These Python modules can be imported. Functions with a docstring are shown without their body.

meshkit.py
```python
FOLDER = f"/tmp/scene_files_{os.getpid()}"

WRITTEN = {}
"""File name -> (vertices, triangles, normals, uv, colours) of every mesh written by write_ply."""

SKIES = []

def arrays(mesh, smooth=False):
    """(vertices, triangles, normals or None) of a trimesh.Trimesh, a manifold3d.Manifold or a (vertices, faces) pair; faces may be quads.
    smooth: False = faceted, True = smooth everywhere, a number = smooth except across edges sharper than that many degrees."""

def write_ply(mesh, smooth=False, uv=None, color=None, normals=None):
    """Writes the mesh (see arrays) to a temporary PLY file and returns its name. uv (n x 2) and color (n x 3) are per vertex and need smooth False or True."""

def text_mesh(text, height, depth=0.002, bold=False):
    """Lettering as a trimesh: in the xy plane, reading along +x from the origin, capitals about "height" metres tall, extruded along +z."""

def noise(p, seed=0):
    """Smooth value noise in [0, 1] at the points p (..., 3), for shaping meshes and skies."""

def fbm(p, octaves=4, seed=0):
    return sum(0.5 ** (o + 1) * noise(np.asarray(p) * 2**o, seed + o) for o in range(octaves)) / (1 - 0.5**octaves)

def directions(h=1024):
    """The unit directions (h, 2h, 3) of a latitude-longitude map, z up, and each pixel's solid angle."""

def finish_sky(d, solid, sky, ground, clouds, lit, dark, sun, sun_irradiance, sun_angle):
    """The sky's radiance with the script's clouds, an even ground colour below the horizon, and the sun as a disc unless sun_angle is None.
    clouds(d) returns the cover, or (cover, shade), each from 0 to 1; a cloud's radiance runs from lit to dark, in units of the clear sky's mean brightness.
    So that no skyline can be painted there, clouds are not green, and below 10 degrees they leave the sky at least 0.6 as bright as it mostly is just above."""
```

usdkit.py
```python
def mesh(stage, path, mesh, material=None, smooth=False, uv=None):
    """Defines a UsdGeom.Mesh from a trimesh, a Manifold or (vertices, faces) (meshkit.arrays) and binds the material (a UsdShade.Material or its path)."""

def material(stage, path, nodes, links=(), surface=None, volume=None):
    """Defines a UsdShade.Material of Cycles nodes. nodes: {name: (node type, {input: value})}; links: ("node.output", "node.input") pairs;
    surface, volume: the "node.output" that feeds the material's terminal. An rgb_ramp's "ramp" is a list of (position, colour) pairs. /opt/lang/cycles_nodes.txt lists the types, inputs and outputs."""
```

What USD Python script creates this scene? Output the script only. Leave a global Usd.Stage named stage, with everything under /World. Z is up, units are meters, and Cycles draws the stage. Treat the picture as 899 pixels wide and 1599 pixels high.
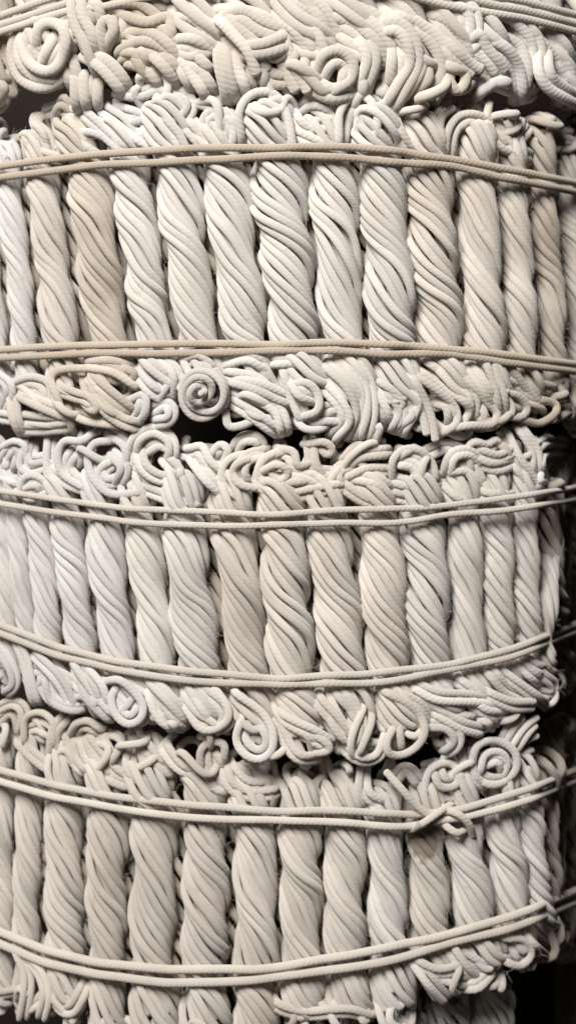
import math, random
import numpy as np
import usdkit
from pxr import Usd, UsdGeom, UsdLux, UsdShade, Sdf, Gf, Vt

stage = Usd.Stage.CreateInMemory()
UsdGeom.SetStageUpAxis(stage, UsdGeom.Tokens.z)
UsdGeom.SetStageMetersPerUnit(stage, 1.0)
UsdGeom.Xform.Define(stage, '/World')
UsdGeom.Scope.Define(stage, '/World/Looks')

# ------------------------------------------------------------------ camera, light, exposure
# lengths below are in units of a third of a millimetre (U metres)
U = 1 / 3000.0
DIST = 2600.0                      # camera to the front of the stack
PITCH = math.atan2(190.0, DIST)    # the camera looks slightly down
FWD = np.array([0, math.cos(PITCH), -math.sin(PITCH)])
UPV = np.array([0, math.sin(PITCH), math.cos(PITCH)])
CAM = np.array([0, -DIST, DIST * math.tan(PITCH)])
FOC = DIST / math.cos(PITCH)

cam = UsdGeom.Camera.Define(stage, '/World/camera')
cam.CreateHorizontalApertureAttr(36.0)
cam.CreateFocalLengthAttr(36.0 * FOC / 899.0)
cam.CreateClippingRangeAttr(Gf.Vec2f(0.02, 50))
cam.CreateFStopAttr(13.0)
cam.CreateFocusDistanceAttr(float((DIST - 190) * U))
cam.CreateExposureAttr(0.0)
xf = UsdGeom.Xformable(cam)
xf.AddTranslateOp().Set(Gf.Vec3d(*(CAM * U)))
xf.AddRotateXYZOp().Set(Gf.Vec3f(90 - math.degrees(PITCH), 0, 0))


def area_lamp(name, pos, target, w, h, intensity, color):
    l = UsdLux.RectLight.Define(stage, '/World/' + name)
    l.CreateWidthAttr(w); l.CreateHeightAttr(h)
    l.CreateIntensityAttr(intensity); l.CreateColorAttr(Gf.Vec3f(*color))
    p, t = np.array(pos, float), np.array(target, float)
    z = (p - t) / np.linalg.norm(p - t)
    x = np.cross([0, 0, 1.0], z); x /= np.linalg.norm(x)
    y = np.cross(z, x)
    m = Gf.Matrix4d(*x, 0, *y, 0, *z, 0, *p, 1)
    UsdGeom.Xformable(l).AddTransformOp().Set(m)
    return l


area_lamp('doorway_light', (-0.36, -1.08, 0.95), (0, 0.03, -0.02), 0.5, 0.7, 29.5, (1.0, 0.968, 0.935))
area_lamp('room_light', (-1.6, -1.8, 0.5), (0, 0, 0), 1.8, 1.8, 0.5, (1.0, 0.9, 0.8))  # added fill lamp out of view, lifts the shadows

# ------------------------------------------------------------------ materials
def sight(px, py, d):
    v = FWD * FOC + np.array([1.0, 0, 0]) * (px - 449.5) + UPV * (799.5 - py)
    return (CAM + v * ((DIST + d) / v[1])) * U


SPOT = sight(664, 1311, 10)     # a brown patch coloured into the cotton under the knot of the fourth bundle


def cotton(name, rgb, dirt=(0.36, 0.28, 0.2), amount=0.35, pitch=7.5, relief=0.1, patch_tone=None):
    r = np.array(rgb)
    return usdkit.material(stage, '/World/Looks/' + name, {
        'uv': ('texture_coordinate', {}),
        'sep': ('separate_xyz', {}),
        'u3': ('math', {'math_type': 'multiply', 'value2': 3.0}),
        'v1': ('math', {'math_type': 'multiply', 'value2': 1.0 / pitch}),
        'sum': ('math', {'math_type': 'add'}),
        'ph': ('math', {'math_type': 'multiply', 'value2': 2 * math.pi}),
        'sn': ('math', {'math_type': 'sine'}),
        'ab': ('math', {'math_type': 'multiply_add', 'value2': 0.5, 'value3': 0.5}),
        'rt': ('math', {'math_type': 'power', 'value2': 0.6}),
        'geo': ('geometry', {}),
        'fib': ('noise_texture', {'scale': 1400.0, 'detail': 3.0}),
        'hsum': ('math', {'math_type': 'multiply_add', 'value2': 0.55}),
        'bmp': ('bump', {'strength': relief, 'distance': 0.0004}),
        'dn': ('noise_texture', {'scale': 16.0, 'detail': 5.0, 'roughness': 0.62}),
        'dr': ('map_range', {'from_min': 0.47, 'from_max': 0.72, 'to_min': 0.0, 'to_max': amount, 'clamp': True}),
        'oi': ('object_info', {}),
        'br': ('map_range', {'from_min': 0.0, 'from_max': 1.0, 'to_min': 0.86, 'to_max': 1.06}),
        'base': ('mix', {'mix_type': 'multiply', 'fac': 1.0, 'color1': tuple(r)}),
        'col': ('mix', {'mix_type': 'mix', 'color2': tuple(dirt)}),
        'near': ('mapping', {'mapping_type': 'point', 'scale': (92.0, 65.0, 72.0), 'location': tuple(-np.array(SPOT) * (92.0, 65.0, 72.0))}),
        'nn': ('noise_texture', {'scale': 260.0, 'detail': 2.0}),
        'wob': ('mix', {'mix_type': 'linear_light', 'fac': 0.35}),
        'ball': ('gradient_texture', {'gradient_type': 'spherical'}),
        'edge': ('map_range', {'from_min': 0.0, 'from_max': 0.28, 'to_min': 0.0, 'to_max': 0.8, 'clamp': True}),
        'brown_mix': ('mix', {'color2': (0.2, 0.145, 0.105)}),
        'p': ('principled_bsdf', {'roughness': 0.95, 'specular_ior_level': 0.1, 'sheen_weight': 0.15, 'sheen_roughness': 0.5, 'diffuse_roughness': 0.5}),
    }, [('uv.UV', 'sep.vector'), ('sep.x', 'u3.value1'), ('sep.y', 'v1.value1'), ('u3.value', 'sum.value1'), ('v1.value', 'sum.value2'),
        ('sum.value', 'ph.value1'), ('ph.value', 'sn.value1'), ('sn.value', 'ab.value1'), ('ab.value', 'rt.value1'),
        ('geo.position', 'fib.vector'), ('fib.fac', 'hsum.value1'), ('rt.value', 'hsum.value3'), ('hsum.value', 'bmp.height'),
        ('geo.position', 'dn.vector'), ('dn.fac', 'dr.value'), ('oi.random', 'br.value'), ('br.result', 'base.color2'),
        ('base.color', 'col.color1'), ('dr.result', 'col.fac'), ('geo.position', 'near.vector'), ('geo.position', 'nn.vector'), ('near.vector', 'wob.color1'), ('nn.color', 'wob.color2'), ('wob.color', 'ball.vector'), ('ball.fac', 'edge.value'), ('edge.result', 'brown_mix.fac'), ('col.color', 'brown_mix.color1'), ('brown_mix.color', 'p.base_color'), ('bmp.normal', 'p.normal')], surface='p.BSDF')


TONES = {
    'cream': ('cream_cotton', (0.705, 0.657, 0.597), 0.4), 'ivory': ('ivory_cotton', (0.73, 0.697, 0.652), 0.25),
    'cool': ('cool_white_cotton', (0.712, 0.689, 0.660), 0.2), 'tan': ('dusty_and_shade_cotton', (0.635, 0.575, 0.50), 0.75),  # tan: dusty hanks, and shade painted onto inner and corner hanks
    'cordtan': ('tan_tie_cord', (0.55, 0.475, 0.39), 0.35), 'cordpale': ('pale_tie_cord', (0.705, 0.655, 0.59), 0.3),
}
LOOK = {k: cotton(n, c, (0.36, 0.28, 0.2), a) for k, (n, c, a) in TONES.items()}
# the cord of the loose loops and of the ties shows its lay more
LOOSE = {k: cotton('loose_' + n, c, (0.36, 0.28, 0.2), a, pitch=8.0, relief=0.3) for k, (n, c, a) in TONES.items()}


def plain(name, a, b, scale):
    return usdkit.material(stage, '/World/Looks/' + name, {
        'geo': ('geometry', {}), 'n': ('noise_texture', {'scale': scale, 'detail': 6.0}),
        'm': ('mix', {'color1': a, 'color2': b}), 'bmp': ('bump', {'strength': 0.4, 'distance': 0.002}),
        'p': ('principled_bsdf', {'roughness': 0.85, 'specular_ior_level': 0.2})},
        [('geo.position', 'n.vector'), ('n.fac', 'm.fac'), ('n.fac', 'bmp.height'), ('m.color', 'p.base_color'), ('bmp.normal', 'p.normal')], surface='p.BSDF')


DARK = plain('dark_back_wall', (0.012, 0.009, 0.007), (0.03, 0.022, 0.017), 30)
WOOD = plain('dull_brown_wood', (0.12, 0.09, 0.065), (0.2, 0.16, 0.12), 60)

# ------------------------------------------------------------------ helpers
USED = {}


def numbered(parent, name):
    k = (parent, name)
    n = USED.get(k, 0); USED[k] = n + 1
    return f'{parent}/{name}' if n == 0 else f'{parent}/{name}_{n:03d}'


def tag(p, label=None, category=None, group=None, kind=None):
    for k, v in (('label', label), ('category', category), ('group', group), ('kind', kind)):
        if v:
            p.SetCustomDataByKey(k, v)
    return p


def thing(name, origin, label, category, group=None):
    path = numbered('/World', name)
    x = UsdGeom.Xform.Define(stage, path)
    x.AddTranslateOp().Set(Gf.Vec3d(*(np.asarray(origin, float) * U)))
    tag(x.GetPrim(), label, category, group)
    return path, np.asarray(origin, float)


def at(px, py, d):
    """The point on the line of sight (px, py) at depth d behind the front of the stack."""
    v = FWD * FOC + np.array([1.0, 0, 0]) * (px - 449.5) + UPV * (799.5 - py)
    return CAM + v * ((DIST + d) / v[1])


def catmull(p, n):
    p = np.asarray(p, float)
    q = np.vstack([2 * p[0] - p[1], p, 2 * p[-1] - p[-2]])
    t = np.linspace(0, len(p) - 1 - 1e-9, n)
    i = t.astype(int); f = (t - i)[:, None]
    a, b, c, d = q[i], q[i + 1], q[i + 2], q[i + 3]
    return 0.5 * (2 * b + (c - a) * f + (2 * a - 5 * b + 4 * c - d) * f**2 + (3 * b - a - 3 * c + d) * f**3)


def resample(p, step, closed=False):
    if closed:
        p = np.vstack([p, p[:1]])
    l = np.r_[0, np.cumsum(np.linalg.norm(np.diff(p, axis=0), axis=1))]
    n = max(4, int(l[-1] / step))
    s = np.linspace(0, l[-1], n + 1)
    out = np.stack([np.interp(s, l, p[:, k]) for k in range(3)], 1)
    return (out[:-1] if closed else out), s


def smooth_line(p, k, closed):
    for _ in range(k):
        if closed:
            p = (np.roll(p, 1, 0) + 2 * p + np.roll(p, -1, 0)) / 4
        else:
            q = p.copy(); q[1:-1] = (p[:-2] + 2 * p[1:-1] + p[2:]) / 4; p = q
    return p


def tube(p, r, sides=8, closed=False, rng=None):
    """vertices, quads, normals, uv of a cord along p; r a number or one per point."""
    n = len(p)
    if closed:
        t = np.roll(p, -1, 0) - np.roll(p, 1, 0)
    else:
        t = np.gradient(p, axis=0)
    t /= np.maximum(np.linalg.norm(t, axis=1, keepdims=True), 1e-9)
    a = np.cross(t[0], [0.31, 0.9, 0.2]); a /= np.linalg.norm(a)
    A = np.empty_like(p); A[0] = a
    for i in range(1, n):
        a = a - t[i] * (a @ t[i]); a = a / np.linalg.norm(a); A[i] = a
    if closed:   # spread the closing twist over the loop
        e = A[0]; b = np.cross(t[0], e)
        l = a - t[0] * (a @ t[0])
        ang = math.atan2(l @ b, l @ e)
        w = -ang * np.arange(n) / n
        B = np.cross(t, A)
        A = A * np.cos(w)[:, None] + B * np.sin(w)[:, None]
    B = np.cross(t, A)
    r = np.broadcast_to(np.asarray(r, float), (n,))
    l = np.r_[0, np.cumsum(np.linalg.norm(np.diff(p, axis=0), axis=1))]
    if closed:
        idx = np.r_[np.arange(n), 0]
        last = l[-1] + np.linalg.norm(p[0] - p[-1])
        l = np.r_[l, round(last / 7.5) * 7.5]
    else:
        idx = np.arange(n)
    m = len(idx)
    th = np.linspace(0, 2 * np.pi, sides + 1)
    c, s = np.cos(th), np.sin(th)
    N = A[idx][:, None] * c[None, :, None] + B[idx][:, None] * s[None, :, None]
    V = p[idx][:, None] + N * r[idx][:, None, None]
    uv = np.stack(np.broadcast_arrays(th[None] / (2 * np.pi), l[:, None]), -1)
    V, N, uv = V.reshape(-1, 3), N.reshape(-1, 3), uv.reshape(-1, 2)
    i, j = np.meshgrid(np.arange(m - 1), np.arange(sides), indexing='ij')
    k = (i * (sides + 1) + j).ravel()
    F = np.stack([k, k + 1, k + sides + 2, k + sides + 1], 1)
    tri = np.vstack([F[:, [0, 1, 2]], F[:, [0, 2, 3]]])
    if not closed:   # rounded ends
        vs, ns, us, ts = [V], [N], [uv], [tri]
        base = len(V)
        for e, sg in ((0, -1), (n - 1, 1)):
            dirn = t[e] * sg
            r0 = base
            row = e * (sides + 1)
            mid = p[e] + dirn * r[e] * 0.55 + (V[row:row + sides] - p[e]) * 0.72
            nm = N[row:row + sides] * 0.6 + dirn * 0.8
            vs += [mid, (p[e] + dirn * r[e] * 0.8)[None]]; ns += [nm, dirn[None]]
            us += [uv[row:row + sides] + [0, sg * 3], uv[row:row + 1] + [0, sg * 5]]
            j = np.arange(sides); j2 = (j + 1) % sides
            f = np.vstack([np.stack([row + j, row + j + 1, r0 + j2], 1), np.stack([row + j, r0 + j2, r0 + j], 1), np.stack([r0 + j, r0 + j2, np.full(sides, r0 + sides)], 1)])
            ts.append(f if sg > 0 else f[:, ::-1])
            base += sides + 1
        V, N, uv, tri = np.vstack(vs), np.vstack(ns), np.vstack(us), np.vstack(ts)
        N = N / np.linalg.norm(N, axis=1, keepdims=True)
    return V, tri, N, uv


TRI = [0]


def part(parent, origin, name, data, look):
    V, F, N, uv = data
    TRI[0] += len(F)
    m = UsdGeom.Mesh.Define(stage, numbered(parent, name))
    m.CreatePointsAttr(Vt.Vec3fArray.FromNumpy(((V - origin) * U).astype(np.float32)))
    m.CreateFaceVertexCountsAttr(Vt.IntArray.FromNumpy(np.full(len(F), 3, np.int32)))
    m.CreateFaceVertexIndicesAttr(Vt.IntArray.FromNumpy(F.astype(np.int32).ravel()))
    m.CreateSubdivisionSchemeAttr('none')
    m.CreateNormalsAttr(Vt.Vec3fArray.FromNumpy(N.astype(np.float32)))
    m.SetNormalsInterpolation('vertex')
    UsdGeom.PrimvarsAPI(m).CreatePrimvar('st', Sdf.ValueTypeNames.TexCoord2fArray, 'vertex').Set(Vt.Vec2fArray.FromNumpy(uv.astype(np.float32)))
    UsdShade.MaterialBindingAPI.Apply(m.GetPrim()).Bind(LOOK[look] if isinstance(look, str) else look)
    return m


def wander(rng, s, wave, amp):
    """A smooth random function of s."""
    n = int(s[-1] / wave) + 4
    k = rng.uniform(-1, 1, n)
    x = s / wave
    i = np.clip(x.astype(int), 0, n - 2); f = x - i; f = f * f * (3 - 2 * f)
    return amp * (k[i] * (1 - f) + k[i + 1] * f)


# ------------------------------------------------------------------ the bundles: how far each one's hanks stand back, by line of sight
PROFILE = {
    0: ([-150, 0, 150, 300, 450, 600, 750, 850, 899, 960], [230, 130, 60, 20, 0, 12, 60, 125, 170, 260]),
    1: ([-150, 0, 150, 300, 450, 600, 750, 830, 870, 899, 930], [280, 160, 75, 22, 5, 15, 70, 125, 170, 220, 300]),
    2: ([-150, 0, 150, 300, 450, 600, 750, 820, 850, 875, 900], [290, 170, 80, 25, 0, 12, 60, 95, 120, 420, 600]),
    3: ([-150, 0, 150, 300, 450, 600, 750, 820, 850, 875, 900], [300, 180, 85, 30, 12, 22, 65, 95, 120, 420, 600]),
    4: ([-150, 0, 450, 800, 900], [330, 220, 60, 170, 400]),
}


def S(row, px):
    x, d = PROFILE[row]
    return float(np.interp(px, x, d))


def cordline(pts):
    x, y = zip(*pts)
    return lambda v: float(np.interp(v, x, y))


# where the two ties cross each bundle (line of sight)
TIE = {
    0: (cordline([(-100, -460), (1000, -460)]), cordline([(-60, 75), (0, 38), (110, 2), (300, -30), (450, -42), (600, -30), (740, 0), (820, 14), (899, 36), (980, 70)])),
    1: (cordline([(-120, 300), (0, 268), (150, 250), (300, 240), (450, 236), (600, 241), (720, 256), (820, 275), (899, 292), (980, 320)]),
        cordline([(-120, 565), (0, 552), (130, 546), (300, 543), (480, 542), (640, 545), (760, 554), (899, 574), (980, 590)])),
    2: (cordline([(-100, 740), (0, 776), (80, 790), (200, 806), (400, 814), (500, 812), (650, 806), (760, 793), (880, 778), (960, 760)]),
        cordline([(-100, 930), (0, 982), (90, 1018), (180, 1040), (300, 1056), (440, 1065), (560, 1062), (700, 1043), (800, 1018), (860, 996), (950, 960)])),
    3: (cordline([(-100, 1165), (0, 1212), (80, 1236), (180, 1255), (300, 1268), (430, 1275), (560, 1279), (640, 1282), (720, 1272), (840, 1236), (940, 1195)]),
        cordline([(-100, 1415), (0, 1466), (70, 1496), (150, 1515), (260, 1526), (400, 1524), (540, 1506), (680, 1474), (800, 1440), (850, 1422), (950, 1380)])),
    4: (cordline([(-100, 1720), (1000, 1720)]), cordline([(-100, 1960), (1000, 1960)])),
}


def stray_fibres(path, o, rng, ax, R, look, n=90):
    pts, cnt = [], []
    for _ in range(n):
        c = ax[rng.integers(0, len(ax))]
        a = rng.uniform(0.1, math.pi - 0.1)
        p = c + np.array([math.cos(a), -math.sin(a), 0]) * (R + 4)
        d = rng.normal(0, 1, 3); d[1] -= 0.5; d /= np.linalg.norm(d)
        l = rng.uniform(5, 17)
        b = rng.normal(0, 0.5, 3)
        pts += [(p + d * l * f + b * l * f * f) for f in (-0.3, 0.15, 0.6, 1.0)]
        cnt.append(4)
    c = UsdGeom.BasisCurves.Define(stage, numbered(path, 'stray_fibres'))
    c.CreateTypeAttr('cubic'); c.CreateBasisAttr('catmullRom'); c.CreateWrapAttr('pinned')
    c.CreateCurveVertexCountsAttr(Vt.IntArray(cnt))
    c.CreatePointsAttr(Vt.Vec3fArray.FromNumpy(((np.array(pts) - o) * U).astype(np.float32)))
    c.CreateWidthsAttr(Vt.FloatArray([0.00008] * len(pts))); c.SetWidthsInterpolation('vertex')
    UsdShade.MaterialBindingAPI.Apply(c.GetPrim()).Bind(LOOK[look])
    tag(c.GetPrim(), kind='stuff')


def hank(row, xt, xb, w, look, label, top=(0, 95, 0), bottom=(0, 95, 0), seed=0, r=6.8, pitch=300, phase=None, back=0, group=None,
         fine=True, per_ply=5, core=4, extras=(), lobes=0.38, squeeze=0.2, flare=(1.0, 1.0), span=(1, 1), extra_turn=(0, 0), loose=1.0):
    """A skein of cord twisted on itself: closed loops of cord laid up as two plies that turn round each other.
    xt, xb: where it crosses the upper and lower tie; top, bottom: (sideways, along, towards the viewer) reach of its end past the tie."""
    rng = np.random.default_rng(1000 + seed)
    yt, yb = TIE[row][0](xt), TIE[row][1](xb)
    ctl = []
    def pt(px, py, d):
        return at(px, py, S(row, px) + back - d)
    dx, dy, dd = top
    ctl.append(pt(xt + dx - (xb - xt) / (yb - yt) * dy, yt - dy, dd))
    ctl.append(pt(xt + dx * 0.3 - (xb - xt) / (yb - yt) * dy * .5, yt - dy * .5, dd * 0.3 + 3))
    for f in (0, 0.25, 0.5, 0.75, 1):
        q = 0 if f in (0, 1) else 3
        ctl.append(pt(xt + (xb - xt) * f + rng.uniform(-q, q), yt + (yb - yt) * f, rng.uniform(-5, 7) if q else -6))
    dx, dy, dd = bottom
    sl = (xb - xt) / (yb - yt)
    ctl.append(pt(xb + dx * 0.3 + sl * dy * .5, yb + dy * .5, dd * 0.3 + 3))
    ctl.append(pt(xb + dx + sl * dy, yb + dy, dd))
    if fine:                                # the ends curl round a little towards the viewer
        a, b = rng.uniform(-14, 14), rng.uniform(-6, 18)
        ctl.insert(0, pt(xt + top[0] + a - sl * top[1], yt - top[1] * 0.97, top[2] + 24))
        ctl.append(pt(xb + bottom[0] + b + sl * bottom[1], yb + bottom[1] * 0.97, bottom[2] + 24))
    ax = catmull(ctl, 220)
    ax, s = resample(ax, 5.0)
    L = s[-1]
    j = 3 if fine else 2
    lt = sum(np.linalg.norm(ctl[q] - ctl[q + 1]) for q in range(j)); lb = sum(np.linalg.norm(ctl[-1 - q] - ctl[-2 - q]) for q in range(j))
    st, sb = lt, L - lb                     # where the ties are
    t = np.gradient(ax, axis=0); t /= np.linalg.norm(t, axis=1, keepdims=True)
    e1 = np.empty_like(ax); a = np.array([1.0, 0, 0])
    mid = len(ax) // 2
    a = a - t[mid] * (a @ t[mid]); a /= np.linalg.norm(a); e1[mid] = a
    for rngi in (range(mid + 1, len(ax)), range(mid - 1, -1, -1)):
        b = e1[mid]
        for i in rngi:
            b = b - t[i] * (b @ t[i]); b = b / np.linalg.norm(b); e1[i] = b
    e2 = np.cross(e1, t)                    # towards the viewer for a hanging hank
    e2 *= np.sign(-e2[mid, 1])
    R = (w + 5) / 2 - r * 0.9
    k = np.ones(len(s))
    for c in (st, sb):
        k -= squeeze * np.exp(-((s - c) / 17.0) ** 2)
    k *= np.interp(s, [0, st * 0.5, st + 30, sb - 30, L - (L - sb) * 0.5, L], [1.0 * flare[0], 1.12 * flare[0], 1, 1, 1.12 * flare[1], 1.0 * flare[1]])
    k *= 1 + wander(rng, s, 90, 0.1)
    ph = rng.uniform(0, 2 * np.pi) if phase is None else phase
    tw = ph - 2 * np.pi * (s + wander(rng, s, 70, 14)) / pitch
    tw += np.interp(s, [0, st], [extra_turn[0], 0]) + np.interp(s, [sb, L], [0, -extra_turn[1]])
    path, o = thing('cotton_hank', ctl[-2], label, 'cotton hank', group)
    step, sides = (6.5, 8) if fine else (13, 6)

    def line(psi, rho, wob):
        al = tw + psi + wander(rng, s, 110, wob) + wander(rng, s, 45, wob * 0.35)
        rr = R * rho * k * (1 + wander(rng, s, 80, 0.07) - 0.01) + wander(rng, s, 40, 0.7)
        return ax + (e1 * np.cos(al)[:, None] + e2 * np.sin(al)[:, None]) * rr[:, None]

    def arch(p0, d0, p1, d1, reach, n=9):
        f = np.linspace(0, 1, n + 2)[1:-1, None]
        g = np.linalg.norm(p1 - p0)
        h = reach
        a, b, c, d = p0, p0 + d0 * h, p1 + d1 * h, p1
        return a * (1 - f) ** 3 + 3 * b * f * (1 - f) ** 2 + 3 * c * f * f * (1 - f) + d * f**3

    # the cords of a ply lie side by side, evenly along its outline
    psis = np.linspace(-np.pi / 2, np.pi / 2, 200)
    rhos = (1 - lobes) + lobes * np.cos(psis).clip(0) ** 0.8
    arc = np.r_[0, np.cumsum(np.hypot(np.diff(rhos * np.cos(psis)), np.diff(rhos * np.sin(psis))))]
    n_out = max(3, round(R * arc[-1] * math.cos(math.atan(2 * math.pi * R * 0.85 / pitch)) / (2 * r * 1.04))) if fine else per_ply
    for q in range(n_out):
        psi = float(np.interp((q + 0.5) / n_out, arc / arc[-1], psis))
        rho = float(np.interp(psi, psis, rhos)) * (1.025 if q % 2 else 0.965)
        wo = (0.22 if rng.random() < 0.22 else 0.045) * loose
        A = line(psi, rho, wo); B = line(np.pi - psi, rho, wo)
        i0 = int(np.clip(rng.normal(26, 10) * loose / 5.0, 1, max(2, st / 5 * 0.45)))
        i1 = len(s) - 1 - int(np.clip(rng.normal(26, 10) * loose / 5.0, 1, max(2, (L - sb) / 5 * 0.45)))
        A, B = A[i0:i1 + 1], B[i0:i1 + 1]

        def dirn(P, i, sg):
            v = (P[i] - P[i - 3 * sg])
            v = v / np.linalg.norm(v)
            v = v + rng.normal(0, 0.33 * loose, 3)
            return v / np.linalg.norm(v)
        gb = np.linalg.norm(A[-1] - B[-1]); gt = np.linalg.norm(A[0] - B[0])
        db, dt = dirn(A, -1, 1) , None
        v = (A[-1] - A[-4]); w2 = (B[-1] - B[-4])
        bot = arch(A[-1], db, B[-1], dirn(B, -1, 1), 0.62 * gb + rng.uniform(4, 26) * loose)
        vt = A[0] - A[3]; vt2 = B[0] - B[3]
        d1 = vt / np.linalg.norm(vt) + rng.normal(0, .33 * loose, 3); d2 = vt2 / np.linalg.norm(vt2) + rng.normal(0, .33 * loose, 3)
        topa = arch(B[0], d2, A[0], d1, 0.62 * gt + rng.uniform(4, 26) * loose)
        P = np.vstack([A, bot, B[::-1], topa])
        P, _ = resample(P, step, True)
        P = smooth_line(P, 3 if fine else 1, True)
        rad = r * (1 + 0.05 * rng.uniform(-1, 1)) * (1 + 0.03 * np.sin(np.arange(len(P)) * 0.35 + q))
        part(path, o, 'strand', tube(P, rad, sides, True), look)
    for q in range(core if fine else 0):
        P = line(q / core * 2 * np.pi, 0.46, 0.1)
        i0, i1 = int(st / 5 * 0.6), len(s) - int((L - sb) / 5 * 0.6)
        P, _ = resample(P[i0:i1], 11)
        part(path, o, 'inner_strand', tube(P, r * 1.6, 6), look)
    if fine:
        stray_fibres(path, o, rng, ax, R, look)
    for ex in extras:
        ex(path, o, row, look, r, rng)
    return path


# extra pieces of a hank's ends
def trace(name, pts, rad=1.04, lk=None, lift=25, free='', toward=None, pair=True):
    """A cord laid along points given by line of sight and distance in front of the hanks' middles; an end that is not free turns back into the bundle."""
    def make(path, o, row, look, r, rng):
        if toward is None:
            q = pts
        else:                                   # the ends keep clear of the seam between two bundles
            q = [(p[0], TIE[row][toward](p[0]) + (p[1] - TIE[row][toward](p[0])) * (0.96 if row == 0 else 0.95), p[2]) for p in pts]
        c = [at(p[0], p[1], S(row, p[0]) - lift - p[2] - rng.uniform(-8, 6)) for p in q]
        m = len(c) // 2
        for sg, mark in ((0, '<'), (-1, '>')):
            u = c[sg] - c[1 if sg == 0 else -2]
            u = u / np.linalg.norm(u)
            u[1] = 0
            if mark in free:
                c[sg] = c[sg] + np.array([0, 6, 0])
                continue
            c[sg] = c[sg] + np.array([0, 7, 0])
            e = [c[sg] + u * 9 + np.array([0, 13, 0]), c[sg] + u * 13 + np.array([0, 36, 0]), c[sg] + u * 8 + np.array([0, 60, 0])]
            c = (e[::-1] + c) if sg == 0 else (c + e)
        P = catmull(c, len(c) * 14)
        P, _ = resample(P, 5.5)
        P = smooth_line(P, 2, False)
        part(path, o, name, tube(P, r * rad, 10), LOOSE[lk or look])
        side = rng.choice([-1, 1])           # the cords of a skein run in twos and threes
        tn = t0 = np.diff(P, axis=0); tn = tn / np.linalg.norm(tn, axis=1, keepdims=True)
        turning = np.arccos(np.clip((tn[1:] * tn[:-1]).sum(1), -1, 1)).sum()
        for k in range(1 if turning < 6.2 and pair else 0):
            t = np.gradient(P, axis=0)
            n = np.stack([-t[:, 2], 0 * t[:, 0], t[:, 0]], 1)
            n /= np.maximum(np.linalg.norm(n, axis=1, keepdims=True), 1e-6)
            g = np.arange(len(P)) * 5.5
            off = side * (-1) ** k * r * (1.75 + wander(rng, np.r_[g, g[-1] + 1], 60, 0.35)[:len(P)])
            Q = P + n * off[:, None] + np.array([0, 5.0 + 5 * k, 0]) + wander(rng, np.r_[g, g[-1] + 1], 50, 2.5)[:len(P), None] * np.array([0, 1, 0])
            a, b = rng.integers(0, 3), len(Q) - rng.integers(0, 3)
            if b - a > 8:
                Q = smooth_line(resample(Q[a:b], 5.5)[0], 3, False)
                part(path, o, name, tube(Q, r * rad * rng.uniform(0.9, 1.05), 10), LOOSE[lk or look])
    return make


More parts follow.
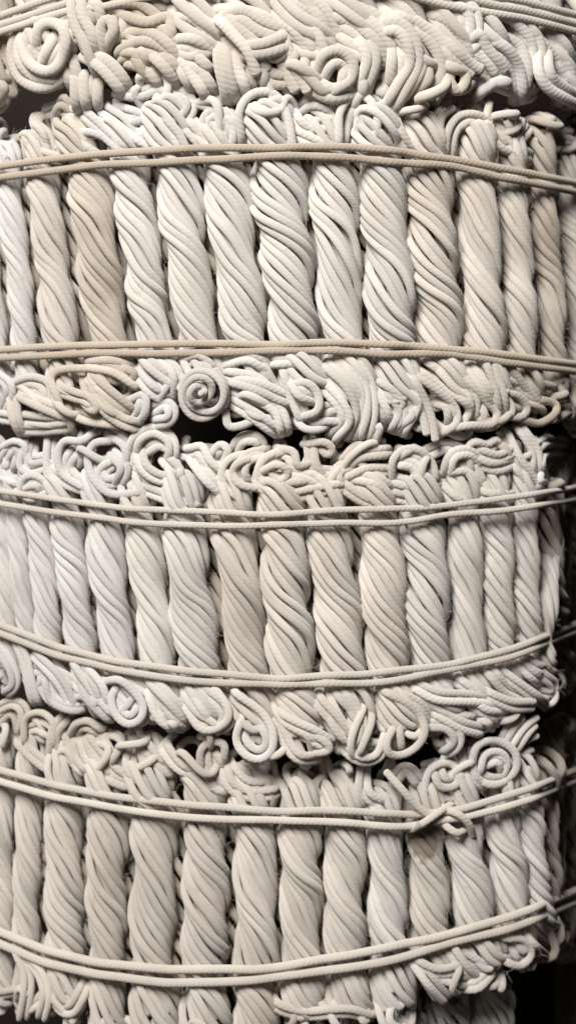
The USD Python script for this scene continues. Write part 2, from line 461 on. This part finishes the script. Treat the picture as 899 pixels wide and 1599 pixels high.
def coil(cx, cy, rx, ry, start=0.0, sense=1, lift=30, dome=26, tilt=(0, 0), rad=1.05, name='coil', lk=None, tail=None, inner=0.22):
    """A cord wound round and round, facing out of the bundle."""
    def make(path, o, row, look, r, rng):
        turns = (1 - inner) * (rx + ry) / 2 / (1.9 * r * rad)
        n = max(24, int(turns * 22))
        f = np.linspace(0, 1, n)
        an = start + sense * 2 * np.pi * turns * f
        m = 1 - (1 - inner) * f
        m = m * (1 + wander(rng, np.r_[an - start, abs(an[-1] - start) + 9] * sense, 1.3, 0.13)[:n])
        ux, uy = wander(rng, np.linspace(0, 60, n), 9, 0.13) * rx, wander(rng, np.linspace(0, 60, n), 9, 0.13) * ry
        pts = []
        for a, q, ff in zip(an, m, f):
            i = len(pts); x, y = cx + ux[i] + rx * q * math.cos(a), cy + uy[i] + ry * q * math.sin(a)
            d = lift + dome * (1 - q * q) + tilt[0] * math.cos(a) * q + tilt[1] * math.sin(a) * q + 9 * math.sin(a * 1.3 + cx)
            pts.append(at(x, y, S(row, cx) - d))
        if tail:
            pts = [at(x, y, S(row, x) - d) for x, y, d in tail] + pts
        P = catmull(pts, len(pts) * 4)
        P, _ = resample(P, 5.0)
        P = smooth_line(P, 4, False)
        part(path, o, name, tube(P, r * rad, 10), LOOSE[lk or look])
    return make


# ------------------------------------------------------------------ background
def slab(name, lo, hi, look, label=None, kind='structure', category=None):
    import trimesh
    lo, hi = np.array(lo, float) * U, np.array(hi, float) * U
    b = trimesh.creation.box(hi - lo); b.apply_translation((lo + hi) / 2)
    p = usdkit.mesh(stage, numbered('/World', name), b, look).GetPrim()
    return tag(p, label, category, None, kind)


slab('back_wall', (-3000, 1100, -2200), (3000, 1180, 3000), DARK)
slab('floor', (-3000, -1500, -1480), (3000, 1100, -1420), DARK)
slab('wooden_post', (524, 480, -1420), (700, 600, 700), WOOD, 'dull brown wooden post standing in the dark beside the stack', None, 'post')

# ------------------------------------------------------------------ the hanks
T1 = [  # upper full bundle: xt, xb, width, look, top, bottom
    (-30, -5, 44, 'cool', (0, 60, 0), (0, 80, 0)),
    (12, 40, 44, 'cool', (0, 55, 0), (0, 85, 0)),
    (66, 99, 56, 'cream', (0, 75, 0), (0, 80, 10)),
    (134, 172, 68, 'tan', (-10, 95, 0), (0, 85, 5)),
    (202, 243, 62, 'ivory', (-12, 85, 0), (0, 85, 0)),
    (271, 312, 72, 'ivory', (-8, 90, 0), (0, 90, 10)),
    (346, 385, 72, 'ivory', (-10, 75, 0), (10, 95, 10)),
    (428, 461, 84, 'ivory', (-4, 112, 15), (10, 105, 8)),
    (514, 539, 74, 'ivory', (-8, 82, 0), (6, 120, 5)),
    (592, 614, 78, 'ivory', (-14, 105, 12), (8, 118, 8)),
    (664, 688, 80, 'cream', (-6, 90, 0), (6, 120, 0)),
    (742, 757, 68, 'cream', (-2, 95, 8), (6, 105, 0)),
    (797, 814, 60, 'cream', (0, 95, 0), (4, 95, 0)),
    (846, 862, 54, 'tan', (0, 85, 0), (4, 85, 0)),
    (884, 897, 50, 'cream', (0, 85, 0), (4, 85, 0)),
    (912, 924, 48, 'cream', (0, 85, 0), (4, 85, 0)),
]
T2 = [
    (-40, -22, 34, 'cool', (0, 70, 0), (0, 80, 0)),
    (0, 14, 36, 'cool', (0, 70, 0), (0, 85, 0)),
    (22, 44, 36, 'cool', (0, 85, 0), (0, 80, 0)),
    (55, 80, 44, 'cool', (-4, 95, 0), (6, 85, 5)),
    (103, 130, 52, 'cool', (0, 95, 5), (8, 80, 5)),
    (160, 189, 60, 'cool', (4, 100, 8), (8, 88, 10)),
    (217, 250, 57, 'ivory', (14, 115, 4), (6, 85, 0)),
    (286, 314, 70, 'ivory', (20, 105, 0), (8, 90, 8)),
    (362, 390, 68, 'cream', (10, 100, 0), (8, 118, 12)),
    (443, 456, 74, 'cream', (-10, 100, 14), (12, 112, 4)),
    (510, 538, 78, 'cream', (-4, 90, 0), (2, 112, 4)),
    (590, 609, 70, 'cream', (-20, 108, 4), (8, 118, 8)),
    (656, 674, 74, 'ivory', (-4, 100, 12), (12, 100, 4)),
    (723, 734, 62, 'ivory', (-4, 95, 4), (16, 95, 0)),
    (772, 784, 54, 'ivory', (0, 90, 4), (18, 90, 0)),
    (816, 826, 48, 'ivory', (0, 100, 4), (18, 85, 0)),
    (860, 845, 44, 'ivory', (6, 80, 4), (14, 85, 0)),
    (878, 868, 40, 'tan', (0, 70, 0), (6, 80, 0)),  # tan here and below paints the shade past the corner into the hanks
    (892, 886, 40, 'tan', (0, 70, 0), (4, 80, 0)),
]
T3 = [
    (-35, -35, 40, 'cream', (0, 80, 0), (0, 90, 0)),
    (4, 4, 38, 'cream', (4, 95, 0), (4, 90, 0)),
    (44, 42, 44, 'cream', (14, 110, 6), (0, 90, 0)),
    (100, 103, 68, 'cream', (14, 110, 4), (6, 85, 4)),
    (168, 167, 66, 'cream', (-2, 108, 0), (4, 95, 0)),
    (240, 241, 78, 'cream', (-8, 112, 0), (8, 95, 0)),
    (322, 322, 75, 'cream', (-10, 110, 0), (0, 95, 0)),
    (398, 400, 72, 'cream', (-4, 85, 0), (0, 95, 0)),
    (470, 473, 69, 'cream', (0, 62, -14), (0, 95, 0)),
    (536, 541, 70, 'cream', (0, 62, -14), (0, 95, 0)),
    (598, 609, 65, 'ivory', (-6, 62, -4), (4, 85, 0)),
    (661, 675, 66, 'cream', (10, 80, 0), (12, 75, 4)),
    (723, 742, 66, 'ivory', (6, 80, 0), (10, 75, 4)),
    (784, 800, 60, 'ivory', (6, 85, 0), (6, 62, 4)),
    (820, 846, 50, 'ivory', (-2, 95, 0), (16, 65, 0)),
    (864, 868, 42, 'tan', (0, 85, 0), (6, 70, 0)),  # these last hanks take tan to put the corner shade into their colour
    (882, 884, 42, 'tan', (0, 85, 0), (6, 75, 0)),
]
T0 = [
    (-20, -6, 60, 'tan', (0, 60, 0), (0, 95, 0)),
    (40, 62, 76, 'cream', (0, 60, 0), (0, 85, 4)),
    (118, 142, 74, 'cream', (0, 60, 0), (0, 90, 0)),
    (196, 222, 80, 'tan', (0, 60, 0), (6, 110, 0)),
    (270, 296, 80, 'cream', (0, 60, 0), (14, 150, 0)),
    (348, 378, 84, 'cream', (0, 60, 0), (10, 150, 4)),
    (428, 455, 88, 'cream', (0, 60, 0), (22, 165, 8)),
    (508, 532, 84, 'cream', (0, 60, 0), (26, 165, 8)),
    (584, 608, 88, 'cream', (0, 60, 0), (30, 170, 10)),
    (660, 680, 80, 'cream', (0, 60, 0), (24, 135, 8)),
    (726, 744, 76, 'ivory', (0, 60, 0), (24, 125, 6)),
    (784, 800, 72, 'ivory', (0, 60, 0), (24, 115, 4)),
    (836, 852, 70, 'ivory', (0, 60, 0), (24, 125, 4)),
    (886, 902, 66, 'cream', (0, 60, 0), (10, 120, 0)),
]
T4 = [
    (630, 630, 66, 'cool', (0, 150, 0), (0, 80, 0)),
    (700, 700, 66, 'cool', (0, 165, 0), (0, 80, 0)),
    (770, 772, 66, 'cool', (0, 180, 0), (0, 80, 0)),
]
TIER = {0: 'topmost bundle', 1: 'second bundle', 2: 'third bundle', 3: 'fourth bundle', 4: 'lowest bundle'}
ORD = 'first second third fourth fifth sixth seventh eighth ninth tenth eleventh twelfth thirteenth fourteenth fifteenth sixteenth seventeenth eighteenth nineteenth twentieth'.split()
# ---- loops and coils that can be made out at the ends: origin of the view window, then one cord per line (thirds of a unit), @ distance in front
EX_TEXT = '''
w 0 0
0 1 b cream
130,130 70,180 55,270 90,370 180,425 270,400 310,330 @0
110,150 85,230 100,310 160,370 240,380 @8
95,200 120,280 180,335 245,340 290,280 310,200 290,130 230,105 180,130 170,180 @18
170,170 165,230 195,290 @8
260,160 225,230 200,290 @8
0 2 b cream
380,0 390,80 430,160 440,200 @20
290,110 310,70 360,60 400,100 @8
340,190 350,140 380,110 @6
480,200 475,120 510,90 535,140 510,190 @12
420,0 460,20 470,70 @10
490,50 540,30 580,70 580,130 545,180 @4
400,280 470,330 540,410 @6
390,380 395,470 @0
340,290 360,360 @0
460,400 455,470 @-6
0 3 b tan
550,60 620,90 700,110 790,80 800,150 @10
500,30 580,10 660,20 730,70 @8
590,160 680,150 770,200 820,260 @14
580,230 660,200 740,220 820,265 @6
600,250 640,260 650,310 @10
700,260 760,320 800,370 @8
620,310 680,340 720,380 @2
0 4 b cream
820,90 870,80 930,110 980,190 @4
820,190 900,190 970,230 @6
830,240 900,260 960,310 @6
850,290 900,370 940,430 @8
1 4 t cool
560,420 620,440 690,430 740,400 800,420 @10
770,430 760,500 790,560 840,620 870,690 @12
770,430 830,430 880,470 860,520 830,540 @8
1 3 t cool
620,560 700,550 770,590 840,680 @10
680,620 760,650 830,690 @8
560,480 640,510 700,540 @0
600,600 640,650 720,690 @4
1 2 t cool
420,520 500,600 580,670 @10
470,510 550,570 610,620 @4<
330,610 430,610 500,640 @4
290,650 380,670 450,710 @6
300,700 390,720 @4
230,480 290,470 350,500 420,500 @-4
1 1 t cream
160,570 200,610 215,660 @4<
140,630 170,690 260,720 @8
110,650 120,720 @4
w 300 0
0 5 b cream
130,40 230,50 330,80 400,130 440,220 480,330 540,440 @6>
140,110 200,180 260,250 300,350 @22>
150,130 230,100 300,150 400,185 @16
250,120 300,170 320,230 390,290 440,240 @10
270,220 340,215 405,185 @24
160,220 165,320 190,420 @2
210,260 220,350 240,400 @6
330,330 400,370 450,360 @2
0 6 b cream
400,80 480,150 530,250 520,350 @6
440,30 540,110 610,220 610,290 @8
500,10 590,80 640,180 660,240 @6
0 7 b cream
660,80 760,120 850,190 900,280 @8
700,40 800,80 880,140 @6
790,210 820,290 790,390 @12
1 6 t ivory
0,570 60,650 100,670 @8
90,650 80,560 110,530 140,560 130,640 @6
150,640 150,560 170,540 190,580 190,650 @8
1 7 t ivory
230,620 220,510 270,430 350,410 410,450 450,550 470,660 @16
245,600 265,510 330,480 390,550 430,660 @6
300,430 380,460 425,560 455,660 @10
1 8 t ivory
490,520 510,560 570,600 640,590 @10
510,510 560,480 630,500 660,540 @4
490,600 560,640 640,670 @8
580,550 640,540 680,560 @8
1 9 t ivory
690,640 690,520 740,440 800,430 850,480 870,560 860,620 @14
720,640 730,540 770,490 820,520 830,590 @6
770,600 790,510 810,580 @10
860,500 895,560 890,640 @6
w 600 0
0 8 b cream
20,150 60,150 110,220 120,310 70,400 30,470 @18
30,230 35,300 30,370 @14
120,210 170,260 170,350 110,440 @12
80,150 180,180 250,260 270,350 220,430 @6
60,70 160,110 250,190 300,280 280,390 @2
190,320 210,380 150,440 @8
0 9 b cream
240,70 310,120 380,210 400,260 @8
280,180 340,250 400,310 450,330 @14>
0 10 b ivory
290,30 360,30 400,90 400,180 @8
410,180 450,160 470,220 520,280 560,330 @14>
400,150 430,200 420,230 @8
350,80 380,160 440,260 @8
570,340 530,390 470,430 @2
0 11 b ivory
490,80 560,70 640,130 690,220 690,300 @8
500,190 570,230 630,320 650,420 @12
560,170 630,220 670,320 670,400 @6
0 12 b ivory
690,150 760,230 830,330 @8
760,150 830,230 850,330 @4
720,260 720,340 760,420 840,470 910,505 @18>
800,300 840,370 850,430 @6
1 10 t cream
60,550 80,610 130,680 @6<
120,560 150,630 190,690 @6<
170,480 180,570 220,660 240,700 @8<
220,530 230,600 260,690 @6<
320,490 270,530 260,610 270,700 @12<
1 11 t cream
290,700 300,600 350,530 430,520 490,550 @12
330,690 330,620 390,560 460,590 510,680 520,740 @8
430,660 480,740 @4
1 12 t cream
530,550 570,620 600,690 @6<
590,550 610,620 640,700 @6<
500,600 540,680 660,730 @10
650,590 610,640 @6
1 14 t cream
700,650 740,630 790,690 @2
800,690 860,660 890,720 @4
w 0 540
1 1 b cool
0,140 50,180 60,240 30,300 @6
0,330 60,340 @2
1 2 b cream
80,170 150,150 230,180 240,250 @10
110,210 170,270 200,330 @12
100,260 180,300 290,350 @14
75,260 85,350 100,400 @8
130,340 220,350 300,350 @8
110,390 200,390 290,380 @2
1 3 b tan
410,110 340,110 270,120 235,160 260,230 280,300 @16
290,200 360,230 420,250 460,310 430,320 390,280 @14
420,170 440,230 460,280 @4
330,330 400,370 520,390 @2
320,320 330,390 @4
430,70 520,70 600,90 @6
430,110 530,130 620,190 @8
440,150 520,220 600,290 @12
460,200 500,290 570,350 630,370 @14
580,110 630,130 620,180 @4
1 4 b cool
660,60 700,110 800,190 @8
655,130 720,200 790,240 @10
740,70 810,140 810,230 @6
620,260 680,240 680,330 650,370 @12
730,330 780,300 790,350 740,360 @8
2 2 t cool
10,460 70,430 120,460 110,530 @8
20,550 60,480 90,470 @4
0,610 60,640 @6
2 3 t cool
130,470 140,540 210,530 @8
110,460 90,560 150,590 210,570 @4
2 4 t cool
420,400 380,430 300,430 270,500 290,590 390,660 @12
220,430 220,560 270,630 390,680 @8
350,510 330,560 380,620 @6
380,420 400,480 370,540 @4
2 5 t cool
500,430 440,440 410,520 440,620 520,690 660,680 @16
520,530 470,560 470,620 520,660 @10
520,410 580,450 590,520 560,600 @8
530,520 570,560 540,620 @18
480,560 500,620 550,600 @14
2 6 t ivory
640,520 650,430 720,390 790,430 790,490 @12
670,470 680,540 740,590 800,600 @10
700,480 750,450 790,480 @6
680,650 780,690 899,740 @10
800,520 850,570 850,620 @8
1 5 b ivory
870,60 930,40 990,90 @2
w 300 540
1 5 b ivory
160,350 170,400 240,390 290,360 270,320 230,330 @5
1 6 b ivory
170,90 260,70 330,110 @8
190,130 300,150 370,210 @10
210,190 310,220 390,260 440,280 @14
220,240 320,280 390,330 410,400 @12
220,280 300,330 380,390 @6
1 7 b ivory
410,90 490,90 540,130 @8
470,190 540,180 590,240 590,320 530,345 @16
470,200 500,250 550,270 @18
430,140 460,250 500,350 @8
580,380 640,370 710,380 @8
620,340 690,310 700,350 @10
1 8 b ivory
640,120 720,200 770,320 740,420 @10
690,90 770,170 800,290 780,400 @8
750,80 810,200 820,330 800,420 @4
620,180 700,270 740,370 690,440 @12
2 7 t ivory
0,460 50,450 80,520 130,570 @8
90,490 130,440 170,470 150,520 @4
0,540 60,620 120,680 @10
220,470 240,430 300,430 300,470 @0
2 8 t cream
310,490 200,500 140,560 150,650 220,710 @10
300,510 220,530 190,580 220,640 300,660 @14
330,510 270,520 245,570 260,620 @8
400,480 340,510 310,560 320,620 @16
2 9 t cream
430,470 480,480 490,550 540,540 @14
340,570 400,540 450,580 420,620 350,620 @22
390,630 480,630 580,620 660,640 @12
330,620 370,670 460,680 560,660 690,640 @16
450,580 560,590 640,600 @10
420,600 520,610 600,650 @20
2 10 t cream
560,440 620,430 660,470 630,500 600,460 @10
570,450 580,540 620,600 @6
2 11 t cream
750,560 690,580 690,620 720,650 @8
890,500 790,510 730,560 @10
720,500 760,450 810,450 830,490 @4
740,600 820,560 900,560 @12
760,620 850,640 900,680 @12
720,640 800,700 880,730 @8
w 600 540
1 9 b ivory
0,190 70,240 130,290 130,350 80,390 @10
20,240 70,320 50,380 @8
120,110 130,220 160,290 110,400 @8
-75,190 0,290 20,340 @8
-80,420 -20,390 -30,440 @2
1 10 b cream
150,180 200,290 230,390 240,460 @20>
180,130 280,210 370,270 400,320 360,390 @8
170,160 260,230 330,300 340,380 290,420 @12
220,90 320,170 400,260 400,350 @4
250,290 290,300 300,350 @10
1 11 b cream
360,130 420,200 490,290 530,330 500,390 400,390 300,410 @12
480,90 510,180 530,270 545,340 @10
400,130 460,220 510,300 @8
440,280 470,330 470,370 @4
1 12 b cream
530,200 560,160 610,180 @8
540,230 620,240 670,300 640,350 570,340 @14
600,110 660,200 720,270 @6
560,290 620,300 @8
1 13 b tan
720,110 720,170 780,190 @10
780,190 850,160 890,210 880,300 820,350 @6
640,350 720,380 800,330 800,280 730,260 @12
2 12 t ivory
40,600 40,520 90,470 160,470 220,530 240,600 @14
80,550 130,560 160,610 230,630 @16
100,500 160,510 190,570 @10
60,640 150,660 250,640 @12
50,680 150,700 240,690 @8
2 13 t ivory
230,500 290,470 340,490 @4
320,570 330,510 400,500 440,550 @10
330,580 400,580 430,640 @8
270,640 330,700 380,730 @8
2 14 t ivory
390,470 420,430 480,450 520,420 540,450 @6
430,500 500,540 600,520 @14
450,470 530,500 590,470 @10
460,560 540,580 620,540 @8
440,670 500,690 580,690 @10
2 15 t ivory
590,410 640,520 720,640 @8
640,390 690,480 700,560 @6
610,560 660,630 720,690 @8
2 16 t cool
710,490 760,450 850,460 890,540 @6
760,620 740,520 790,490 850,520 860,580 820,620 @14
820,520 820,580 @8
740,630 800,645 860,630 @16
720,440 780,430 @2
w 0 1000
2 1 b cool
-20,60 40,140 60,220 30,250 @6
2 2 b cool
90,20 130,100 150,200 170,290 @6
150,160 190,170 @8
2 3 b cool
180,80 260,150 320,240 350,330 @8
210,220 240,300 310,340 360,350 @12
220,160 300,190 340,230 @10
210,190 220,250 280,310 @8
2 4 b cool
350,130 420,230 510,350 @12
370,190 410,290 490,380 @8
420,150 480,220 500,300 @6
2 5 b cool
500,200 560,190 620,240 670,310 660,380 600,410 540,360 520,280 540,240 @14
550,270 570,330 610,370 640,330 @8
600,200 680,260 @4
2 6 b ivory
710,220 780,290 850,380 @10
700,290 740,380 780,420 @10
750,290 800,370 840,410 @8
3 1 t cream
0,320 60,290 100,320 90,400 @8
10,370 60,330 80,420 @4
3 2 t cream
110,460 120,350 190,320 250,370 250,470 @12
130,390 200,370 240,400 @8
150,420 180,410 210,440 @8
90,500 160,560 230,620 @8
3 3 t cream
265,530 275,410 310,370 @8
330,420 360,370 420,360 460,400 @12
290,400 330,500 390,600 @10
350,460 380,480 @6
3 4 t cream
410,480 440,550 520,620 @8
430,460 500,540 570,620 @8
480,440 530,520 570,580 @4
410,620 500,650 580,690 @10
3 5 t cream
600,500 590,590 640,660 @10
630,460 700,540 780,620 @10
660,430 720,500 760,560 @6
640,570 700,590 @4
w 300 1020
2 7 b ivory
-20,290 40,370 110,370 170,320 160,250 110,180 @14
0,200 50,280 80,330 @8
60,170 150,240 190,330 160,370 @4
2 8 b ivory
225,340 205,420 240,490 310,520 370,480 380,390 330,290 220,210 @18
245,350 255,430 310,475 350,440 330,370 270,310 @10
260,340 300,400 320,440 @4
2 9 b cream
420,350 460,440 510,500 570,500 @10
440,310 500,340 570,370 640,420 @12
480,380 540,400 560,470 @8
540,390 610,420 650,470 600,490 @14
2 10 b cream
620,240 700,330 760,430 @10
690,220 760,300 790,390 760,450 @8
640,320 690,400 730,440 @10
2 11 b cream
740,470 790,510 860,500 890,440 @6
800,420 850,440 @8
3 6 t cream
-100,450 -50,510 0,540 @8
40,540 40,440 90,400 150,410 150,480 @12
70,440 80,520 120,580 @8
100,450 130,480 140,530 @8
0,590 60,600 130,650 @8
3 7 t cream
170,540 190,600 260,640 370,640 @8
200,530 260,590 340,600 @6
330,540 360,610 @6
3 10 t ivory
790,540 780,620 800,700 @8
820,580 830,650 890,690 @8
740,590 720,650 760,710 @6
w 600 1020
2 11 b cream
20,200 100,240 170,310 190,390 150,460 80,500 20,490 10,430 40,380 @16
40,220 150,260 200,330 @6
70,370 80,450 @8
2 12 b ivory
150,180 250,230 400,240 550,260 @10
180,220 280,290 400,310 @10
250,310 350,370 430,400 @10
210,370 290,370 330,430 300,470 @10
190,230 220,300 @4
2 13 b ivory
370,140 450,200 540,270 @8
390,210 480,280 560,290 @10
440,330 480,340 500,370 @6
2 14 b ivory
500,120 570,200 690,250 @10
500,200 600,240 700,245 @14>
520,110 620,170 @6
2 15 b ivory
560,90 650,160 740,230 780,270 @10>
620,60 700,140 775,190 @6>
2 16 b cool
650,50 730,100 770,60 @2>
3 11 t ivory
190,690 200,560 250,510 320,510 360,570 350,640 @10
240,570 260,620 330,620 350,580 @16
250,660 320,680 370,640 @12
270,590 320,590 @8
80,580 100,540 140,600 @2
3 13 t ivory
370,480 380,560 440,620 @8
410,470 420,560 470,610 @8
3 14 t ivory
560,430 610,330 650,290 @8>
600,430 650,340 715,290 @10>
640,410 715,380 @8>
660,460 690,450 @6>
w 0 0
0 6 b cream
1491,345 1515,270 1590,249 1650,300 1644,390 1575,435 @14
1530,354 1560,309 1608,324 1605,384 @10
1494,390 1545,435 1620,420 @6
0 9 b tan
2100,315 2106,405 2145,444 2181,396 2172,324 @4
2 3 t cool
90,2295 108,2235 165,2220 216,2256 @14
90,2310 150,2340 216,2304 @14
132,2280 168,2268 180,2298 @16
3 13 t ivory
2214,3570 2235,3480 2325,3456 2409,3510 2418,3600 2355,3666 @18
2256,3600 2268,3525 2334,3510 2376,3555 2364,3624 @20
2280,3585 2325,3558 2346,3600 @18
2226,3645 2310,3675 2400,3645 @10
w 0 1450
3 2 b cream
70,130 110,220 110,320 90,440 @12
130,150 200,220 230,330 210,440 @12
0,320 90,300 @4
140,410 190,370 @6
3 3 b cream
250,360 290,410 350,410 390,340 @10
240,250 280,330 340,370 @6
w 300 1450
3 8 b cream
420,380 520,400 640,400 @6
3 9 b cream
640,400 740,390 830,430 @8
w 600 1450
3 11 b ivory
140,190 200,270 270,360 @10
170,170 250,200 340,190 @10
230,250 320,270 370,290 @8
3 12 b ivory
340,120 390,190 440,250 @10
360,110 440,160 500,200 @8
380,310 440,300 490,260 @8
3 13 b ivory
520,60 540,130 @6
570,60 650,60 690,130 640,190 580,180 @12
600,110 620,150 @8
3 14 b ivory
670,50 720,100 780,160 @8>
'''


FEATURE = {
    (0, 1): ' with a big round coil', (0, 2): ' of tangled curls', (0, 3): ' of soiled curls', (0, 5): ' with crossed loops', (0, 6): ' ending in a coil',
    (0, 8): ' with nested hooks', (0, 12): ' with a trailing tail',
    (1, 2): ' with brown folds', (1, 3): ' with soiled curls at its foot', (1, 4): ' with a ringed loop on top', (1, 5): ' with a round coil at its foot',
    (1, 7): ' with a rounded arch on top', (1, 9): ' with tall loops on top', (1, 10): ' with fanned ends on top', (1, 12): ' with short upright ends',
    (2, 3): ' with a small coil on top', (2, 5): ' with knotted curls on top', (2, 8): ' with nested arcs on top', (2, 9): ' with a tangled top',
    (2, 11): ' with a wide hanging loop', (2, 12): ' with a domed top', (2, 16): ' at the lit corner',
    (3, 2): ' with a curled head', (3, 6): ' with a side loop', (3, 10): ' with upright loops', (3, 11): ' under the knot', (3, 13): ' with a rosette on top', (3, 14): ' with splayed ends',
}
ENDS = {}
win, key, lk = (0, 0), None, None
for ln in EX_TEXT.strip().splitlines():
    q = ln.split()
    if q[0] == 'w':
        win = (float(q[1]), float(q[2]))
    elif ',' not in q[0]:
        key, lk = (int(q[0]), int(q[1]), q[2]), q[3]
    else:
        d = float(q[-1].strip('<>')[1:])
        fr = ''.join(z for z in q[-1] if z in '<>')
        ENDS.setdefault(key, []).append(trace('cord_end' if fr else 'end_loop', [(win[0] + float(a) / 3, win[1] + float(b) / 3, d) for a, b in (z.split(',') for z in q[:-1])], lk=lk, free=fr, lift=15 if key[2] == 't' else 31, toward=0 if key[2] == 't' else 1))
for key, c in (((1, 5, 'b'), coil(314, 612, 42, 45, -0.8, 1, 38, 26, rad=0.9, tilt=(8, -10), inner=0.12)),):
    ENDS.setdefault(key, []).append(c)
for row, table in ((0, T0), (1, T1), (2, T2), (3, T3), (4, T4)):
    for i, (xt, xb, w, look, top, bot) in enumerate(table):
        size = 'slim' if w < 48 else 'stout' if w > 74 else 'twisted'
        tone = {'cool': 'bluish', 'ivory': 'white', 'cream': 'cream', 'tan': 'beige'}[look]
        lab = f'{size} {tone} hank{FEATURE.get((row, i), "")}, {ORD[i]} along the {TIER[row]}'
        et, eb = ENDS.get((row, i, 't'), []), ENDS.get((row, i, 'b'), [])
        if et:
            top = (top[0], top[1] * 0.72, top[2] - 16)
        if eb:
            bot = (bot[0], bot[1] * (0.88 if row == 0 else 0.75), bot[2] - 2)
        hank(row, xt, xb, w, look, lab, top, bot, seed=row * 100 + i, r=8.6 if row == 0 else 6.4 if w > 50 else 5.8,
             pitch=(245 if w > 55 else 195) * (1 + 0.1 * math.sin(i * 2.4 + row)), extras=et + eb, group=f'hanks of the {TIER[row]}', per_ply=5 if w <= 55 or row == 0 else 6)
    if row < 4:
        xs = [(a[0] + b[0]) / 2 for a, b in zip(table, table[1:])]
        for i, x in enumerate(xs):
            hank(row, x, x + 20 * (row < 3), 76, 'tan', f'shaded cotton hank packed behind the front hanks of the {TIER[row]}', (0, 42, 0), (0, 42, 0),  # tan paints the brown shade of the gaps into these
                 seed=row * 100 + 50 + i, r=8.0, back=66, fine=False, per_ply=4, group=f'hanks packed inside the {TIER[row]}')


# ------------------------------------------------------------------ the ties
def dip(row, px):
    """How far a tie sinks in between two hanks."""
    if row not in MIDS:
        return 0.0
    return 7.0 * min(1.0, min(abs(px - x) for x in MIDS[row]) / 34.0) ** 2


MIDS = {r: [(a[0] + a[1]) / 2 for a in t] for r, t in ((1, T1), (2, T2), (3, T3))}


def tie(row, which, label, look, offs, x0=-110, x1=985, r=5.9, lift=39, seed=0, turn=12):
    rng = np.random.default_rng(77 + seed)
    f = TIE[row][which]
    path, o = thing('tie_cord', at(450, f(450), S(row, 450)), label, 'tie cord', 'cords tied round the bundles')
    for k, off in enumerate(offs):
        xs = np.arange(x0, x1, 22.0)
        ys = np.array([f(x) for x in xs]) + (np.interp(xs, [-110, 985], off[:2]) if len(off) == 2 else np.interp(xs, off[2], off[3])) + wander(rng, xs - x0, 90, 3.0)
        ds = np.array([S(row, x - np.interp(x, [700, 840], [0, turn])) for x in xs])
        ds = np.convolve(np.pad(ds, 2, mode='edge'), np.ones(5) / 5, 'valid')
        pts = np.array([at(x, y, d - lift + dip(row, x) + wander(rng, xs - x0, 75, 2.0)[j]) for j, (x, y, d) in enumerate(zip(xs, ys, ds))])
        P = catmull(pts, len(pts) * 8)
        P, _ = resample(P, 6)
        P = smooth_line(P, 4, False)
        part(path, o, 'cord_strand', tube(P, r, 10), LOOSE[look])


tie(0, 1, 'pair of pale cords binding the topmost bundle, seen at both upper corners', 'cordpale', [(-14, -14), (0, 0), (14, 14)], lift=46)
tie(1, 0, 'tan double cord across the upper part of the second bundle', 'cordtan', [(-9, -7), (8, 7)], lift=41)
tie(1, 1, 'tan double cord across the lower part of the second bundle', 'cordtan', [(-6, -6), (6, 6)], lift=40)
tie(2, 0, 'thin pale double cord loosely across the upper part of the third bundle', 'cordpale', [(-9, -14), (10, 5)], r=5.2, lift=38, turn=38)
tie(2, 1, 'pale double cord sagging across the lower part of the third bundle', 'cordpale', [(-6, -6), (6, 6)], lift=39, turn=28)
tie(3, 0, 'pale double cord across the upper part of the fourth bundle, knotted', 'cordpale', [(-9, -9), (8, 8)], r=6.2, lift=40, turn=27)
tie(3, 1, 'thick pale double cord curving across the lower part of the fourth bundle', 'cordpale', [(-10, -10), (8, 8)], r=7.2, lift=40, turn=27)
for path, row, pts, fr in (
        ('/World/tie_cord_005', 3, [(604, 1208, 12), (627, 1233, 18), (649, 1258, 20), (671, 1274, 22), (691, 1280, 18)], '<>'),
        ('/World/tie_cord_005', 3, [(700, 1268, 16), (716, 1272, 22), (732, 1288, 20), (738, 1306, 12)], '>'),
        ('/World/tie_cord_005', 3, [(694, 1290, 14), (712, 1302, 20), (724, 1300, 14)], '>'),
        ('/World/tie_cord_005', 3, [(648, 1296, 18), (664, 1284, 24), (684, 1270, 22), (700, 1262, 14)], '')):
    o = np.array(UsdGeom.Xformable(stage.GetPrimAtPath(path)).GetLocalTransformation().ExtractTranslation()) / U
    trace('knot' if row == 2 else 'knot_end', pts, rad=1.0, lk='cordpale', lift=26, free=fr, pair=False)(path, o, row, 'cordpale', 6.2, np.random.default_rng(5))
print('triangles', TRI[0])
